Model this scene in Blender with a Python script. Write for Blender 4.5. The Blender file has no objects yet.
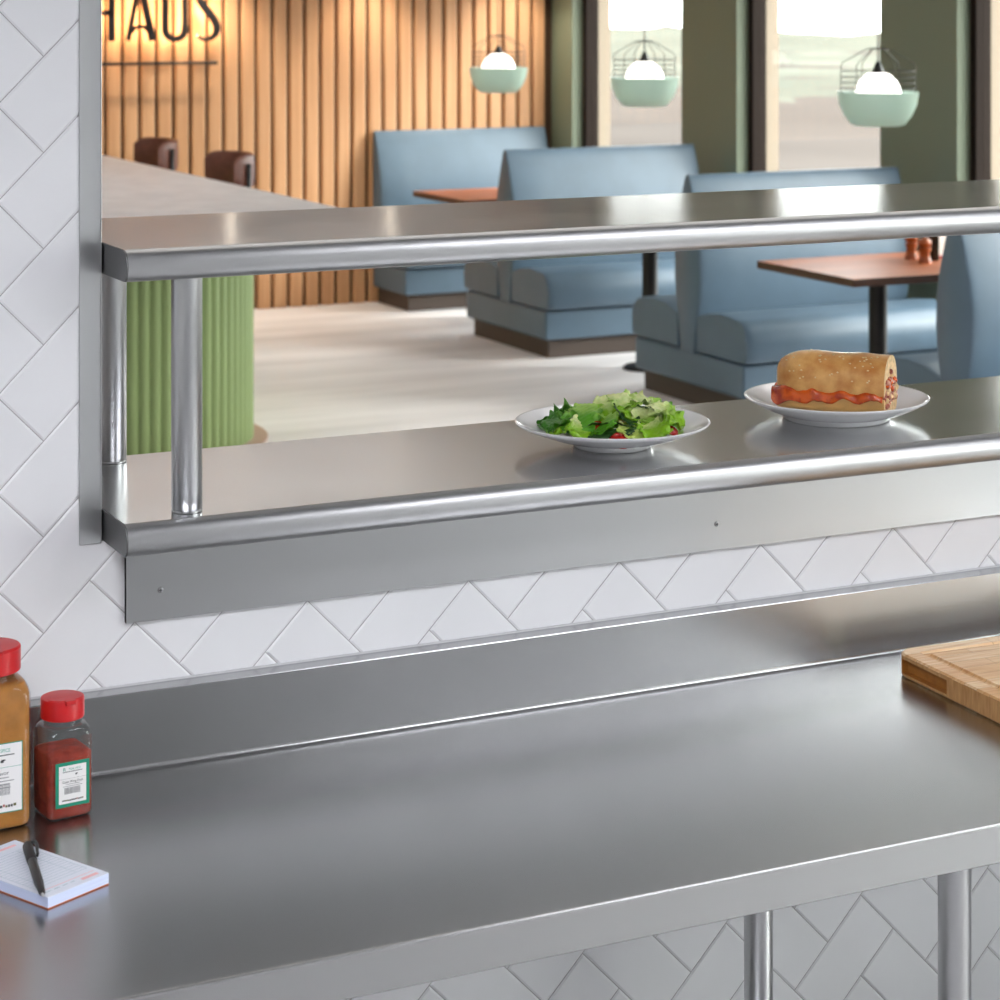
import bpy, bmesh, math, random
from mathutils import Vector, Matrix, Euler, noise
PI = math.pi
R = math.radians
scene = bpy.context.scene
COL = scene.collection

# ------------------------------------------------------------------ helpers
def lin(h):
    h = h.lstrip('#')
    o = []
    for i in (0, 2, 4):
        c = int(h[i:i+2], 16) / 255
        o.append(c / 12.92 if c <= .04045 else ((c + .055) / 1.055) ** 2.4)
    return (*o, 1)

MATS = {}
def mat(name, col, rough=.5, metal=0., spec=.5, emit=None, estr=0., coat=0., sss=0., trans=0., aniso=0.):
    if name in MATS: return MATS[name]
    m = bpy.data.materials.new(name); m.use_nodes = True
    b = m.node_tree.nodes['Principled BSDF']
    b.inputs['Base Color'].default_value = lin(col) if isinstance(col, str) else (*col, 1)
    b.inputs['Roughness'].default_value = rough
    b.inputs['Metallic'].default_value = metal
    b.inputs['Specular IOR Level'].default_value = spec
    b.inputs['Coat Weight'].default_value = coat
    b.inputs['Transmission Weight'].default_value = trans
    if sss:
        b.inputs['Subsurface Weight'].default_value = sss
        b.inputs['Subsurface Radius'].default_value = (.01, .006, .003)
    if emit:
        b.inputs['Emission Color'].default_value = lin(emit) if isinstance(emit, str) else (*emit, 1)
        b.inputs['Emission Strength'].default_value = estr
    MATS[name] = m
    return m

def nodes(m): return m.node_tree.nodes, m.node_tree.links, m.node_tree.nodes['Principled BSDF']

def add_noise(m, scale=(5, 5, 5), amount=.15, detail=4, bump=0., bump_dist=.001, nscale=1., rough_var=0., coord='Object', col2=None, lo=.35, hi=.65):
    """procedural colour variation / bump along stretched object coordinates"""
    N, L, b = nodes(m)
    tc = N.new('ShaderNodeTexCoord'); mp = N.new('ShaderNodeMapping'); mp.inputs['Scale'].default_value = scale
    nz = N.new('ShaderNodeTexNoise'); nz.inputs['Scale'].default_value = nscale; nz.inputs['Detail'].default_value = detail
    L.new(tc.outputs[coord], mp.inputs['Vector']); L.new(mp.outputs['Vector'], nz.inputs['Vector'])
    if amount or col2:
        base = tuple(b.inputs['Base Color'].default_value)
        rp = N.new('ShaderNodeValToRGB')
        rp.color_ramp.elements[0].position = lo; rp.color_ramp.elements[1].position = hi
        rp.color_ramp.elements[0].color = (*[c * (1 - amount) for c in base[:3]], 1) if col2 is None else lin(col2)
        rp.color_ramp.elements[1].color = (*[min(1, c * (1 + amount)) for c in base[:3]], 1) if col2 is None else base
        L.new(nz.outputs['Fac'], rp.inputs['Fac']); L.new(rp.outputs['Color'], b.inputs['Base Color'])
    if bump:
        bp = N.new('ShaderNodeBump'); bp.inputs['Strength'].default_value = bump; bp.inputs['Distance'].default_value = bump_dist
        L.new(nz.outputs['Fac'], bp.inputs['Height']); L.new(bp.outputs['Normal'], b.inputs['Normal'])
    if rough_var:
        r0 = b.inputs['Roughness'].default_value
        mr = N.new('ShaderNodeMapRange'); mr.inputs['From Min'].default_value = .3; mr.inputs['From Max'].default_value = .7
        mr.inputs['To Min'].default_value = r0 - rough_var; mr.inputs['To Max'].default_value = r0 + rough_var
        L.new(nz.outputs['Fac'], mr.inputs['Value']); L.new(mr.outputs['Result'], b.inputs['Roughness'])
    return m

def steel(name, axis, col, rough, aniso, scale=350, amount=.02, smudge=.012):
    """brushed stainless: brushing runs along `axis`; reflections spread across it"""
    m = mat(name, col, rough, 1.)
    N, L, b = nodes(m)
    s = {'X': (5, scale, scale), 'Z': (scale, scale, 5)}[axis]
    b.inputs['Anisotropic'].default_value = aniso
    g = N.new('ShaderNodeNewGeometry'); cr = N.new('ShaderNodeVectorMath'); cr.operation = 'CROSS_PRODUCT'
    cr.inputs[1].default_value = (1, 0, 0) if axis == 'X' else (0, 0, 1)
    L.new(g.outputs['Normal'], cr.inputs[0]); L.new(cr.outputs['Vector'], b.inputs['Tangent'])
    tc = N.new('ShaderNodeTexCoord'); nz = N.new('ShaderNodeTexNoise'); nz.inputs['Scale'].default_value = 6; nz.inputs['Detail'].default_value = 5
    L.new(tc.outputs['Object'], nz.inputs['Vector'])
    mr = N.new('ShaderNodeMapRange'); mr.inputs['From Min'].default_value = .3; mr.inputs['From Max'].default_value = .7
    mr.inputs['To Min'].default_value = rough - smudge; mr.inputs['To Max'].default_value = rough + smudge
    L.new(nz.outputs['Fac'], mr.inputs['Value']); L.new(mr.outputs['Result'], b.inputs['Roughness'])
    return m

class MB:
    def __init__(s): s.v = []; s.f = []; s.mi = []; s.sm = []
    def add(s, vs, fs, mi=0, smooth=False, M=None):
        o = len(s.v)
        for p in vs:
            p = Vector(p)
            if M is not None: p = M @ p
            s.v.append(tuple(p))
        for f in fs:
            s.f.append([i + o for i in f]); s.mi.append(mi); s.sm.append(smooth)
        return s
    def box(s, x0, x1, y0, y1, z0, z1, mi=0, M=None):
        v = [(x, y, z) for z in (z0, z1) for y in (y0, y1) for x in (x0, x1)]
        f = [(0, 2, 3, 1), (4, 5, 7, 6), (0, 1, 5, 4), (2, 6, 7, 3), (0, 4, 6, 2), (1, 3, 7, 5)]
        return s.add(v, f, mi, False, M)
    def loft(s, rings, mi=0, smooth=True, cap0=True, cap1=True, closed=True, M=None):
        n = len(rings[0]); v = [p for r in rings for p in r]; f = []
        for i in range(len(rings) - 1):
            for j in range(n if closed else n - 1):
                k = (j + 1) % n
                f.append((i * n + j, i * n + k, (i + 1) * n + k, (i + 1) * n + j))
        s.add(v, f, mi, smooth, M)
        if cap0: s.add(rings[0], [list(range(n))[::-1]], mi, False, M)
        if cap1: s.add(rings[-1], [list(range(n))], mi, False, M)
        return s
    def lathe(s, prof, n=48, mi=0, M=None, cap0=True, cap1=True, smooth=True):
        return s.loft([[(r * math.cos(2 * PI * j / n), r * math.sin(2 * PI * j / n), z) for j in range(n)] for r, z in prof], mi, smooth, cap0, cap1, True, M)
    def tube(s, pts, r, n=12, mi=0, closed=False, cap=True):
        P = [Vector(p) for p in pts]; rings = []; m = len(P); up = None
        for i in range(m):
            a = P[(i - 1) % m] if (closed or i > 0) else P[i]; b = P[(i + 1) % m] if (closed or i < m - 1) else P[i]
            t = (b - a).normalized()
            if up is None: up = Vector((0, 0, 1)) if abs(t.z) < .9 else Vector((1, 0, 0))
            u = t.cross(up).normalized(); w = u.cross(t).normalized(); up = w
            rr = r[i] if isinstance(r, (list, tuple)) else r
            rings.append([tuple(P[i] + u * rr * math.cos(2 * PI * j / n) + w * rr * math.sin(2 * PI * j / n)) for j in range(n)])
        if closed: rings.append(rings[0]); cap = False
        return s.loft(rings, mi, True, cap, cap)
    def prism(s, poly, x0, x1, mi=0, axis='X', smooth=False, M=None):
        """extrude a closed 2-D polygon along an axis; poly = (y,z) for X, (x,z) for Y, (x,y) for Z"""
        mk = {'X': lambda p, t: (t, p[0], p[1]), 'Y': lambda p, t: (p[0], t, p[1]), 'Z': lambda p, t: (p[0], p[1], t)}[axis]
        return s.loft([[mk(p, x0) for p in poly], [mk(p, x1) for p in poly]], mi, smooth, M=M)
    def build(s, name, mats, parent=None, bevel=0, seg=2, sub=0, auto=None, solid=0, loc=None, rot=None):
        me = bpy.data.meshes.new(name)
        me.from_pydata(s.v, [], s.f)
        for m in (mats if isinstance(mats, (list, tuple)) else [mats]): me.materials.append(m)
        me.polygons.foreach_set('material_index', s.mi)
        me.polygons.foreach_set('use_smooth', s.sm)
        bm = bmesh.new(); bm.from_mesh(me)
        bmesh.ops.remove_doubles(bm, verts=bm.verts, dist=1e-6)
        bmesh.ops.recalc_face_normals(bm, faces=bm.faces)
        if auto is not None:
            for e in bm.edges:
                if len(e.link_faces) == 2 and e.calc_face_angle(0) > R(auto): e.smooth = False
            for f in bm.faces: f.smooth = True
        bm.to_mesh(me); bm.free(); me.update()
        o = bpy.data.objects.new(name, me); COL.objects.link(o)
        if parent is not None: o.parent = parent
        if loc is not None: o.location = loc
        if rot is not None: o.rotation_euler = rot
        if solid:
            d = o.modifiers.new('solid', 'SOLIDIFY'); d.thickness = solid; d.offset = 0
        if bevel:
            d = o.modifiers.new('bev', 'BEVEL'); d.width = bevel; d.segments = seg; d.limit_method = 'ANGLE'; d.angle_limit = R(40)
            d.harden_normals = False
        if sub:
            d = o.modifiers.new('sub', 'SUBSURF'); d.levels = sub; d.render_levels = sub
        return o

def tag(o, label=None, cat=None, group=None, kind=None):
    if label: o['label'] = label
    if cat: o['category'] = cat
    if group: o['group'] = group
    if kind: o['kind'] = kind
    return o
def thing(name, label, cat, loc=(0, 0, 0), rz=0, group=None):
    o = bpy.data.objects.new(name, None); COL.objects.link(o); o.location = loc; o.rotation_euler = (0, 0, rz)
    o.empty_display_size = .05
    return tag(o, label, cat, group)
def kids(o): return [c for c in COL.objects if c.parent == o]
def dup(o, loc=None, rz=None, label=None, parent=None):
    ch = kids(o)
    c = o.copy(); COL.objects.link(c)
    if parent is not None: c.parent = parent
    if loc is not None: c.location = loc
    if rz is not None: c.rotation_euler = (0, 0, rz)
    if label: c['label'] = label
    for k in ch: dup(k, parent=c)
    return c
def struct(mb, name, m, **k):
    o = mb.build(name, m, **k); o['kind'] = 'structure'; return o
def T(x=0, y=0, z=0, rz=0, rx=0, ry=0): return Matrix.Translation((x, y, z)) @ Euler((rx, ry, rz)).to_matrix().to_4x4()

SKY, SUN, K1, K2, D1, SPOT = 11.5, 4.0, 13, 22, 1.2, 30
# ------------------------------------------------------------------ camera
CZ = 1.9
cam = bpy.data.cameras.new('camera'); co = bpy.data.objects.new('camera', cam); COL.objects.link(co)
co.location = (0, 0, CZ); co.rotation_euler = (PI / 2, 0, R(-25.8467))
cam.sensor_width = 36; cam.lens = 2237.1 * 36 / 1000; cam.shift_y = -.49903
cam.clip_start = .05; cam.clip_end = 500
cam.dof.use_dof = True; cam.dof.focus_distance = 3.15; cam.dof.aperture_fstop = 10
scene.camera = co

# ------------------------------------------------------------------ materials
SX = steel('brushed_steel_along', 'X', (.475, .477, .482), .255, .45, smudge=.008)
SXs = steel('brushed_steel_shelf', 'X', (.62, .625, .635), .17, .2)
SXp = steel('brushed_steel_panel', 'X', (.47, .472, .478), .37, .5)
SDK = mat('steel_end_dark_reflection', (.16, .16, .162), .38, 1.)  # base colour darkened for the dark reflection on the shelf ends
SZ = steel('brushed_steel_upright', 'Z', (.55, .555, .565), .31, .5)
TILE = mat('white_tile', '#dedee1', .32); add_noise(TILE, (7, 7, 7), .02, 3, bump=.03, bump_dist=.002)
GROUT = mat('grout', '#a5a3a4', .9)
CAULK = mat('sealant', '#c3c3c6', .5)
BLACK = mat('black_plastic', '#18181a', .35)
PLASTER = mat('kitchen_plaster', '#c9c8c6', .8)
KFLOOR = mat('kitchen_floor', '#a5a4a6', .5)

# ------------------------------------------------------------------ kitchen wall with herringbone tiles
YT = 2.885
W_T, ASP, X0T, Z0T = .086524, 1.02541, .797795, -.762657 + CZ
def clip(poly, a, b, c):     # keep a*x+b*z<=c
    out = []
    for i in range(len(poly)):
        p, q = poly[i], poly[(i + 1) % len(poly)]
        dp, dq = a * p[0] + b * p[1] - c, a * q[0] + b * q[1] - c
        if dp <= 0: out.append(p)
        if dp * dq < 0:
            t = dp / (dp - dq); out.append((p[0] + t * (q[0] - p[0]), p[1] + t * (q[1] - p[1])))
    return out
def inset(poly, d, skip=()):
    n = len(poly); cx = sum(p[0] for p in poly) / n; cz = sum(p[1] for p in poly) / n
    out = poly
    for i in range(n):
        p, q = poly[i], poly[(i + 1) % n]
        ex, ez = q[0] - p[0], q[1] - p[1]; l = math.hypot(ex, ez)
        if l < 1e-6: continue
        nx, nz = ez / l, -ex / l
        if skip and any(abs(p[a] - v) < 1e-6 and abs(q[a] - v) < 1e-6 for a, v in skip): continue
        c = nx * p[0] + nz * p[1]
        if nx * cx + nz * cz > c: nx, nz, c = -nx, -nz, -c
        out = clip(out, nx, nz, c - d)
        if len(out) < 3: return []
    return out
def clean(poly):
    out = []
    for p in poly:
        if not out or math.hypot(p[0] - out[-1][0], p[1] - out[-1][1]) > 2e-4: out.append(p)
    if len(out) > 1 and math.hypot(out[0][0] - out[-1][0], out[0][1] - out[-1][1]) < 2e-4: out.pop()
    return out
OX0, OX1, OZ0, OZ1 = .8135, 3.3, 1.1875, 2.5        # the opening
SKIP = ((0, OX0), (0, OX1), (1, OZ0), (1, OZ1))
regions = [(-2.0, OX0, 0, 2.9), (OX0, OX1, 0, OZ0), (OX1, 5.0, 0, 2.9), (OX0, OX1, OZ1, 2.9)]
wall = MB()
for (xa, xb, za, zb) in regions: wall.box(xa, xb, YT + .0017, YT + .13, za, zb, 1)
s2 = .70710678
for i in range(-60, 90):
    for j in range(-14, 26):
        bx, by = i + 4 * j, -i
        if j * 2.83 * W_T * 1 > 7: continue
        for rect in (((0, 0), (2, 0), (2, 1), (0, 1)), ((2, 0), (3, 0), (3, 2), (2, 2))):
            raw = [((bx + a + by + b) * s2 * W_T + X0T, (by + b - bx - a) * s2 * W_T * ASP + Z0T) for a, b in rect]
            mx = sum(p[0] for p in raw) / 4; mz = sum(p[1] for p in raw) / 4
            if mx < -.6 or mx > 3.6 or mz < .05 or mz > 2.85: continue
            for (xa, xb, za, zb) in regions:
                xa = max(xa, -.5); xb = min(xb, 3.55)
                p = clip(clip(clip(clip(raw, -1, 0, -xa), 1, 0, xb), 0, -1, -za), 0, 1, zb)
                p = clean(p)
                if len(p) < 3: continue
                o = clean(inset(p, .0007, SKIP)); q = clean(inset(p, .0034, SKIP))
                if len(o) < 3 or len(q) < 3: continue
                if len(q) != len(o):
                    wall.add([(x, YT, z) for x, z in o], [list(range(len(o)))], 0); continue
                n = len(o)
                vs = [(x, YT + .0017, z) for x, z in o] + [(x, YT, z) for x, z in q]
                wall.add(vs, [list(range(n, 2 * n))] + [(k, (k + 1) % n, n + (k + 1) % n, n + k) for k in range(n)], 0)
struct(wall, 'wall_back', [TILE, GROUT])

k = MB(); k.box(-2.0, 5.0, -2.6, YT, -.05, 0); struct(k, 'floor_kitchen', KFLOOR)
k = MB(); k.box(-2.0, 5.0, -2.6, YT + .13, 2.9, 2.95); struct(k, 'ceiling_kitchen', mat('kitchen_ceiling', '#a9a9aa', .9))
k = MB(); k.box(-2.1, -2.0, -2.7, YT + .13, 0, 2.95); struct(k, 'wall_left', PLASTER)
KW = (-2.2, .5, .7, 2.5)      # unseen window added in the right-hand kitchen wall to light tiles and steel
k = MB(); k.box(5.0, 5.1, -2.7, KW[0], 0, 2.95); k.box(5.0, 5.1, KW[1], YT + .13, 0, 2.95); k.box(5.0, 5.1, KW[0], KW[1], 0, KW[2]); k.box(5.0, 5.1, KW[0], KW[1], KW[3], 2.95)
struct(k, 'wall_right', PLASTER)
k = MB(); k.box(-2.0, 5.0, -2.7, -2.6, 0, 2.95); struct(k, 'wall_near', mat('kitchen_near_wall', '#d6d6d8', .8))

# steel trim round the opening
k = MB()
ft = .0025
k.box(.783, OX0 - .0018, YT - ft, YT + .003, 1.1855, 2.53)
k.box(OX0 - .0018, OX0 - .0003, YT - ft, YT + .135, 1.1855, 2.5)
k.box(OX1 + .0003, OX1 + .03, YT - ft, YT + .003, 1.1855, 2.53)
k.box(OX0, OX1, YT - ft, YT + .003, OZ1, 2.53)
struct(k, 'trim_1', SZ, bevel=.0006, seg=1)

# ------------------------------------------------------------------ pass-through shelf
SL, SR = .8150, 3.24
YF, YB = 2.792, 3.213
ps = thing('pass_through_shelf', 'double-deck stainless steel pass-through shelf fixed in the tiled wall opening', 'shelf', (SL, YF, 1.189))
ps_off = Vector((-SL, -YF, -1.189))
def shelf_deck(zt):
    prof = [(YB, zt - .02), (YB, zt), (YF + .0015, zt), (YF, zt), (YF - .004, zt - .001)]
    for a in range(1, 12):
        t = a / 11 * PI * .93
        prof.append((YF - .006 - .0125 * math.sin(t), zt - .0215 + .0195 * math.cos(t) ))
    prof += [(YF + .004, zt - .041), (YF + .01, zt - .041), (YF + .01, zt - .036), (YF + .004, zt - .02)]
    m = MB(); m.prism(prof, SL + .0022, SR - .0022); m.v = [tuple(Vector(v) + ps_off) for v in m.v]
    for i, f in enumerate(m.f):
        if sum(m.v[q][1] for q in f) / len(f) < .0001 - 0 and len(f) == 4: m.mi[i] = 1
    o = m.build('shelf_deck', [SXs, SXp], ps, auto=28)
    hull = prof[:-4] + [(YF, zt - .041), (YB, zt - .041)]
    for x0, x1 in ((SL, SL + .0022), (SR - .0022, SR)):
        e = MB(); e.prism(hull, x0, x1); e.v = [tuple(Vector(v) + ps_off) for v in e.v]
        e.build('end_cap', SDK, o, bevel=.001, seg=2)
    return o
shelf_deck(1.229); shelf_deck(1.5808)
for px in (.9125, 3.14):
    for py in (2.829, 3.178):
        m = MB(); Mx = T(px - SL, py - YF, 0)
        m.lathe([(.0203, .0405), (.0203, .0425), (.0196, .043), (.0199, .0445), (.0203, .0455), (.0203, .3508)], 40, 0, Mx)
        m.build('post', SZ, ps, auto=40)

# mounting strip below the shelf
st = thing('mounting_strip', 'flat stainless steel strip screwed to the tiles under the lower pass-through shelf', 'strip', (.8445, 2.877, 1.0765))
m = MB(); m.box(0, 2.40, 0, .0075, 0, .1135); m.build('strip_plate', SXp, st, bevel=.0006, seg=1)
SCREW = mat('screw_steel', (.42, .42, .43), .35, 1.)
for sx in (.047, .910, 1.773):
    m = MB(); Mx = T(sx, 0, .0395, 0, PI / 2)
    m.lathe([(.0040, 0), (.0040, .0006), (.0034, .0013), (.0018, .0016), (.0001, .0017)], 20, 0, Mx)
    m.box(-.0022, .0022, -.0005, .0005, .0012, .0019, 1, Mx); m.box(-.0005, .0005, -.0022, .0022, .0012, .0019, 1, Mx)
    m.build('screw', [SCREW, BLACK], st)

# ------------------------------------------------------------------ work table
ZC = .8885
YC0, YC1 = 2.2075, 2.855
TX0, TX1 = -.15, 3.46
wt = thing('work_table', 'long stainless steel work table with a low backsplash against the tiled wall', 'work table', (1.7, 2.5, 0))
off = Vector((-1.7, -2.5, 0))
def tb(m, name, mt, **kw):
    m.v = [tuple(Vector(v) + off) for v in m.v]; return m.build(name, mt, wt, **kw)
m = MB()
prof = [(YC1 + .0305, .9925), (YC1 + .0305, .988), (YC1 + .004, .986), (YC1 + .004, ZC - .03), (YC0 + .02, ZC - .03), (YC0 + .02, ZC - .0475), (YC0 + .003, ZC - .0495), (YC0, ZC - .0475), (YC0, ZC - .046), (YC0, ZC - .005), (YC0, ZC - .003)]
for a in range(0, 4): t = a / 3 * PI / 2; prof.append((YC0 + .003 - .003 * math.cos(t), ZC - .003 + .003 * math.sin(t)))
prof += [(YC0 + .005, ZC), (YC1 - .008, ZC)]
for a in range(0, 5): t = a / 4 * PI / 2; prof.append((YC1 - .006 + .006 * math.sin(t), ZC + .006 - .006 * math.cos(t)))
prof += [(YC1, ZC + .008), (YC1, .9905), (YC1 + .0007, .9916)]
m.prism(prof, TX0, TX1)
tb(m, 'worktop', SX, auto=25)
m = MB(); m.box(TX0, TX1, YT - .0035, YT + .001, .9905, .9945); tb(m, 'sealant_bead', CAULK)
for lx in (.02, 1.716, 3.40):
    for ly in (2.25, 2.70):
        m = MB(); Mx = T(lx, ly, 0)
        m.lathe([(.012, 0), (.016, .004), (.016, .05), (.0205, .06), (.0205, ZC - .03)], 36, 0, Mx)
        tb(m, 'leg', SZ, auto=40)
m = MB(); m.box(0.0, 3.42, 2.24, 2.71, .24, .262); tb(m, 'undershelf', SX, bevel=.003)

# ------------------------------------------------------------------ cutting board
def wood(name, c1, c2, scale, rough=.45, lo=.3, hi=.7, bump=0):
    m = mat(name, c1, rough); add_noise(m, scale, 0, 6, col2=c2, lo=lo, hi=hi, bump=bump); return m
MAPLE = mat('maple_top', '#dcb183', .42)
N, L, b = nodes(MAPLE)
tc = N.new('ShaderNodeTexCoord'); mp = N.new('ShaderNodeMapping')
L.new(tc.outputs['Object'], mp.inputs['Vector'])
br = N.new('ShaderNodeTexBrick'); br.offset = .37; br.inputs['Scale'].default_value = 1
br.inputs['Brick Width'].default_value = .16; br.inputs['Row Height'].default_value = .03; br.inputs['Mortar Size'].default_value = .0004
br.inputs['Color1'].default_value = lin('#f2d3a6'); br.inputs['Color2'].default_value = lin('#e0ad6e'); br.inputs['Mortar'].default_value = lin('#a87444')
br.inputs['Bias'].default_value = -.15
L.new(mp.outputs['Vector'], br.inputs['Vector'])
m2 = N.new('ShaderNodeMapping'); m2.inputs['Scale'].default_value = (14, 160, 60); L.new(tc.outputs['Object'], m2.inputs['Vector'])
nz = N.new('ShaderNodeTexNoise'); nz.inputs['Scale'].default_value = 1; nz.inputs['Detail'].default_value = 6; L.new(m2.outputs['Vector'], nz.inputs['Vector'])
rp = N.new('ShaderNodeValToRGB'); rp.color_ramp.elements[0].position = .33; rp.color_ramp.elements[1].position = .62
rp.color_ramp.elements[0].color = lin('#dcae7c'); rp.color_ramp.elements[1].color = (1, 1, 1, 1)
L.new(nz.outputs['Fac'], rp.inputs['Fac'])
mx = N.new('ShaderNodeMix'); mx.data_type = 'RGBA'; mx.blend_type = 'MULTIPLY'; mx.inputs['Factor'].default_value = .6
L.new(br.outputs['Color'], mx.inputs['A']); L.new(rp.outputs['Color'], mx.inputs['B']); L.new(mx.outputs['Result'], b.inputs['Base Color'])
ENDG = wood('maple_end_grain', '#d2a26a', '#b58048', (160, 160, 25), .55)
GRIP = wood('maple_grip', '#b57834', '#a06427', (20, 60, 120), .5)
cb = thing('cutting_board', 'thick maple cutting board with juice groove lying on the steel worktop', 'cutting board', (2.001, 2.772, ZC + .0005), R(-2.5))
def rrect(x0, x1, y0, y1, r, n=8):
    out = []
    for cx, cy, a0 in ((x1 - r, y1 - r, 0), (x0 + r, y1 - r, 90), (x0 + r, y0 + r, 180), (x1 - r, y0 + r, 270)):
        for i in range(n + 1):
            a = R(a0 + 90 * i / n); out.append((cx + r * math.cos(a), cy + r * math.sin(a)))
    return out
BW, BD, BT = .50, .36, .035
m = MB()
o_ = lambda d, z: [(x, y, z) for x, y in rrect(d, BW - d, -BD + d, -d, max(.002, .03 - d))]
rings = [o_(.003, 0), o_(0, .003), o_(0, BT - .003), o_(.003, BT), o_(.027, BT), o_(.029, BT - .003), o_(.0345, BT - .004), o_(.038, BT - .003), o_(.040, BT)]
m.loft(rings, 0, False)
# end grain shows on the two short sides
for i, f in enumerate(m.f):
    vs = [m.v[q] for q in f]; cxm = sum(v[0] for v in vs) / len(vs); czm = sum(v[2] for v in vs) / len(vs)
    if (cxm < .001 or cxm > BW - .001): m.mi[i] = 1
bo = m.build('board', [MAPLE, ENDG], cb)
gb = MB(); gb.box(-.01, .012, -.138, -.020, .0060, .0270)
g = gb.build('grip_cutter', GRIP)
bo.data.materials.append(GRIP)
# recessed finger grip cut out of the left end
bm_ = bo.modifiers.new('grip', 'BOOLEAN'); bm_.object = g; bm_.operation = 'DIFFERENCE'; bm_.solver = 'EXACT'
g.parent = cb
bpy.context.view_layer.update()
dg = bpy.context.evaluated_depsgraph_get()
me = bpy.data.meshes.new_from_object(bo.evaluated_get(dg)); bo.modifiers.clear(); bo.data = me
bpy.data.objects.remove(g)
for p in me.polygons:
    c = p.center
    if .0005 < c.x < .0125 and -.1385 < c.y < -.0195 and .0059 < c.z < .0271: p.material_index = 2

# ------------------------------------------------------------------ spice jars
def glass(name, tint, refl=.9, rough=.03):
    m = bpy.data.materials.new(name); m.use_nodes = True; Nn, Ll = m.node_tree.nodes, m.node_tree.links
    Nn.clear(); out = Nn.new('ShaderNodeOutputMaterial'); mixs = Nn.new('ShaderNodeMixShader'); fr = Nn.new('ShaderNodeFresnel')
    ge = Nn.new('ShaderNodeNewGeometry'); io = Nn.new('ShaderNodeMapRange'); io.inputs['To Min'].default_value = 1.45; io.inputs['To Max'].default_value = 1 / 1.45
    Ll.new(ge.outputs['Backfacing'], io.inputs['Value']); Ll.new(io.outputs['Result'], fr.inputs['IOR'])
    t = Nn.new('ShaderNodeBsdfTransparent'); t.inputs['Color'].default_value = lin(tint)
    gl = Nn.new('ShaderNodeBsdfGlossy'); gl.inputs['Roughness'].default_value = rough; gl.inputs['Color'].default_value = (refl, refl, refl, 1)
    Ll.new(fr.outputs['Fac'], mixs.inputs['Fac']); Ll.new(t.outputs['BSDF'], mixs.inputs[1]); Ll.new(gl.outputs['BSDF'], mixs.inputs[2]); Ll.new(mixs.outputs['Shader'], out.inputs['Surface'])
    MATS[name] = m; return m
JARGLASS = glass('clear_jar_plastic', '#eef0ef')
PANE = glass('window_glass', '#f7f9f7', .35)
REDCAP = mat('red_cap', '#c4161c', .38)
TEAL = mat('label_green', '#0d8468', .5); WHITE = mat('label_white', '#e6e4e4', .5); INK = mat('label_ink', '#3b3b3d', .6); INKG = mat('label_grey_ink', '#8b8b8d', .6)
INKT = mat('label_teal_ink', '#3c9a86', .6); CH = [mat('label_red', '#a2413a', .6), mat('label_olive', '#5c5a2a', .6), INK]
CAYENNE = mat('cayenne_powder', '#9c3524', .85); add_noise(CAYENNE, (90, 90, 90), .25, 5, bump=.3, bump_dist=.002)
MUST = mat('mustard_powder', '#bd7d37', .8); add_noise(MUST, (60, 60, 60), .12, 5, bump=.2, bump_dist=.002)
def rsq(h, r, z, n=8): return [(x, y, z) for x, y in rrect(-h, h, -h, h, min(r, h - 1e-5), n)]
def text(body, size, parent, loc, m, align='CENTER', name='label_text', sx=1):
    c = bpy.data.curves.new(name, 'FONT'); c.body = body; c.size = size; c.align_x = align; c.extrude = .00006; c.resolution_u = 2
    c.materials.append(m)
    o = bpy.data.objects.new(name, c); COL.objects.link(o)
    bpy.context.view_layer.update()
    me = bpy.data.meshes.new_from_object(o.evaluated_get(bpy.context.evaluated_depsgraph_get()))
    bpy.data.objects.remove(o)
    o = bpy.data.objects.new(name, me); COL.objects.link(o); o.parent = parent; o.location = loc; o.rotation_euler = (PI / 2, 0, 0); o.scale = (sx, 1, 1)
    return o
def make_label(jar, y, x0, x1, z0, z1, border, title, lines, teal_lines):
    m = MB(); e = .0004
    m.box(x0, x1, y - e, y, z0, z1, 0)
    m.box(x0 + border, x1 - border, y - e * 1.5, y - e, z0 + border, z1 - border, 1)
    w, h = x1 - x0 - 2 * border, z1 - z0 - 2 * border; bx, bz = x0 + border, z0 + border
    f = y - e * 2
    m.box(bx + .14 * w, bx + .86 * w, f, y - e, bz + .83 * h, bz + .845 * h, 2)          # rule below the heading
    m.box(bx + .60 * w, bx + .66 * w, f, y - e, bz + .73 * h, bz + .765 * h, 2)
    m.box(bx + .62 * w, bx + .69 * w, f, y - e, bz + .755 * h, bz + .775 * h, 2)
    m.box(bx, bx + w, f, y - e, bz + .655 * h, bz + .66 * h, 4 if teal_lines else 3)
    rnd = random.Random(5)
    x = bx + .2 * w
    while x < bx + .78 * w:                                                            # bar code
        ww = rnd.choice((.008, .014, .02)) * w
        m.box(x, x + ww, f, y - e, bz + .25 * h, bz + .42 * h, 3); x += ww + rnd.choice((.008, .014)) * w
    x = bx + .12 * w
    while x < bx + .86 * w:                                                            # row of little spices
        ww = rnd.uniform(.03, .06) * w; zc = bz + rnd.uniform(.075, .095) * h
        m.box(x, x + ww, f, y - e, zc - .018 * h, zc + .02 * h, 5 + rnd.randrange(3)); x += ww + .012 * w
    lb = m.build('label', [TEAL, WHITE, INK, INKG, INKT] + CH, jar)
    cx = (x0 + x1) / 2
    text('R', .14 * h, lb, (bx + .20 * w, f, bz + .86 * h), INKT)
    text('EGAL SPICE', .075 * h, lb, (bx + .58 * w, f, bz + .88 * h), INKT, sx=.85)
    text(title, .085 * h, lb, (cx, f, bz + .545 * h), INK, sx=w / h * 1.28)
    for q in range(lines):
        m2 = MB(); z = bz + (.50 - q * .05) * h; ww = rnd.uniform(.25, .36) * w
        m2.box(cx - ww, cx + ww, f, y - e, z, z + .012 * h); m2.build('label_print', INKG, lb)
    return lb
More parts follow.
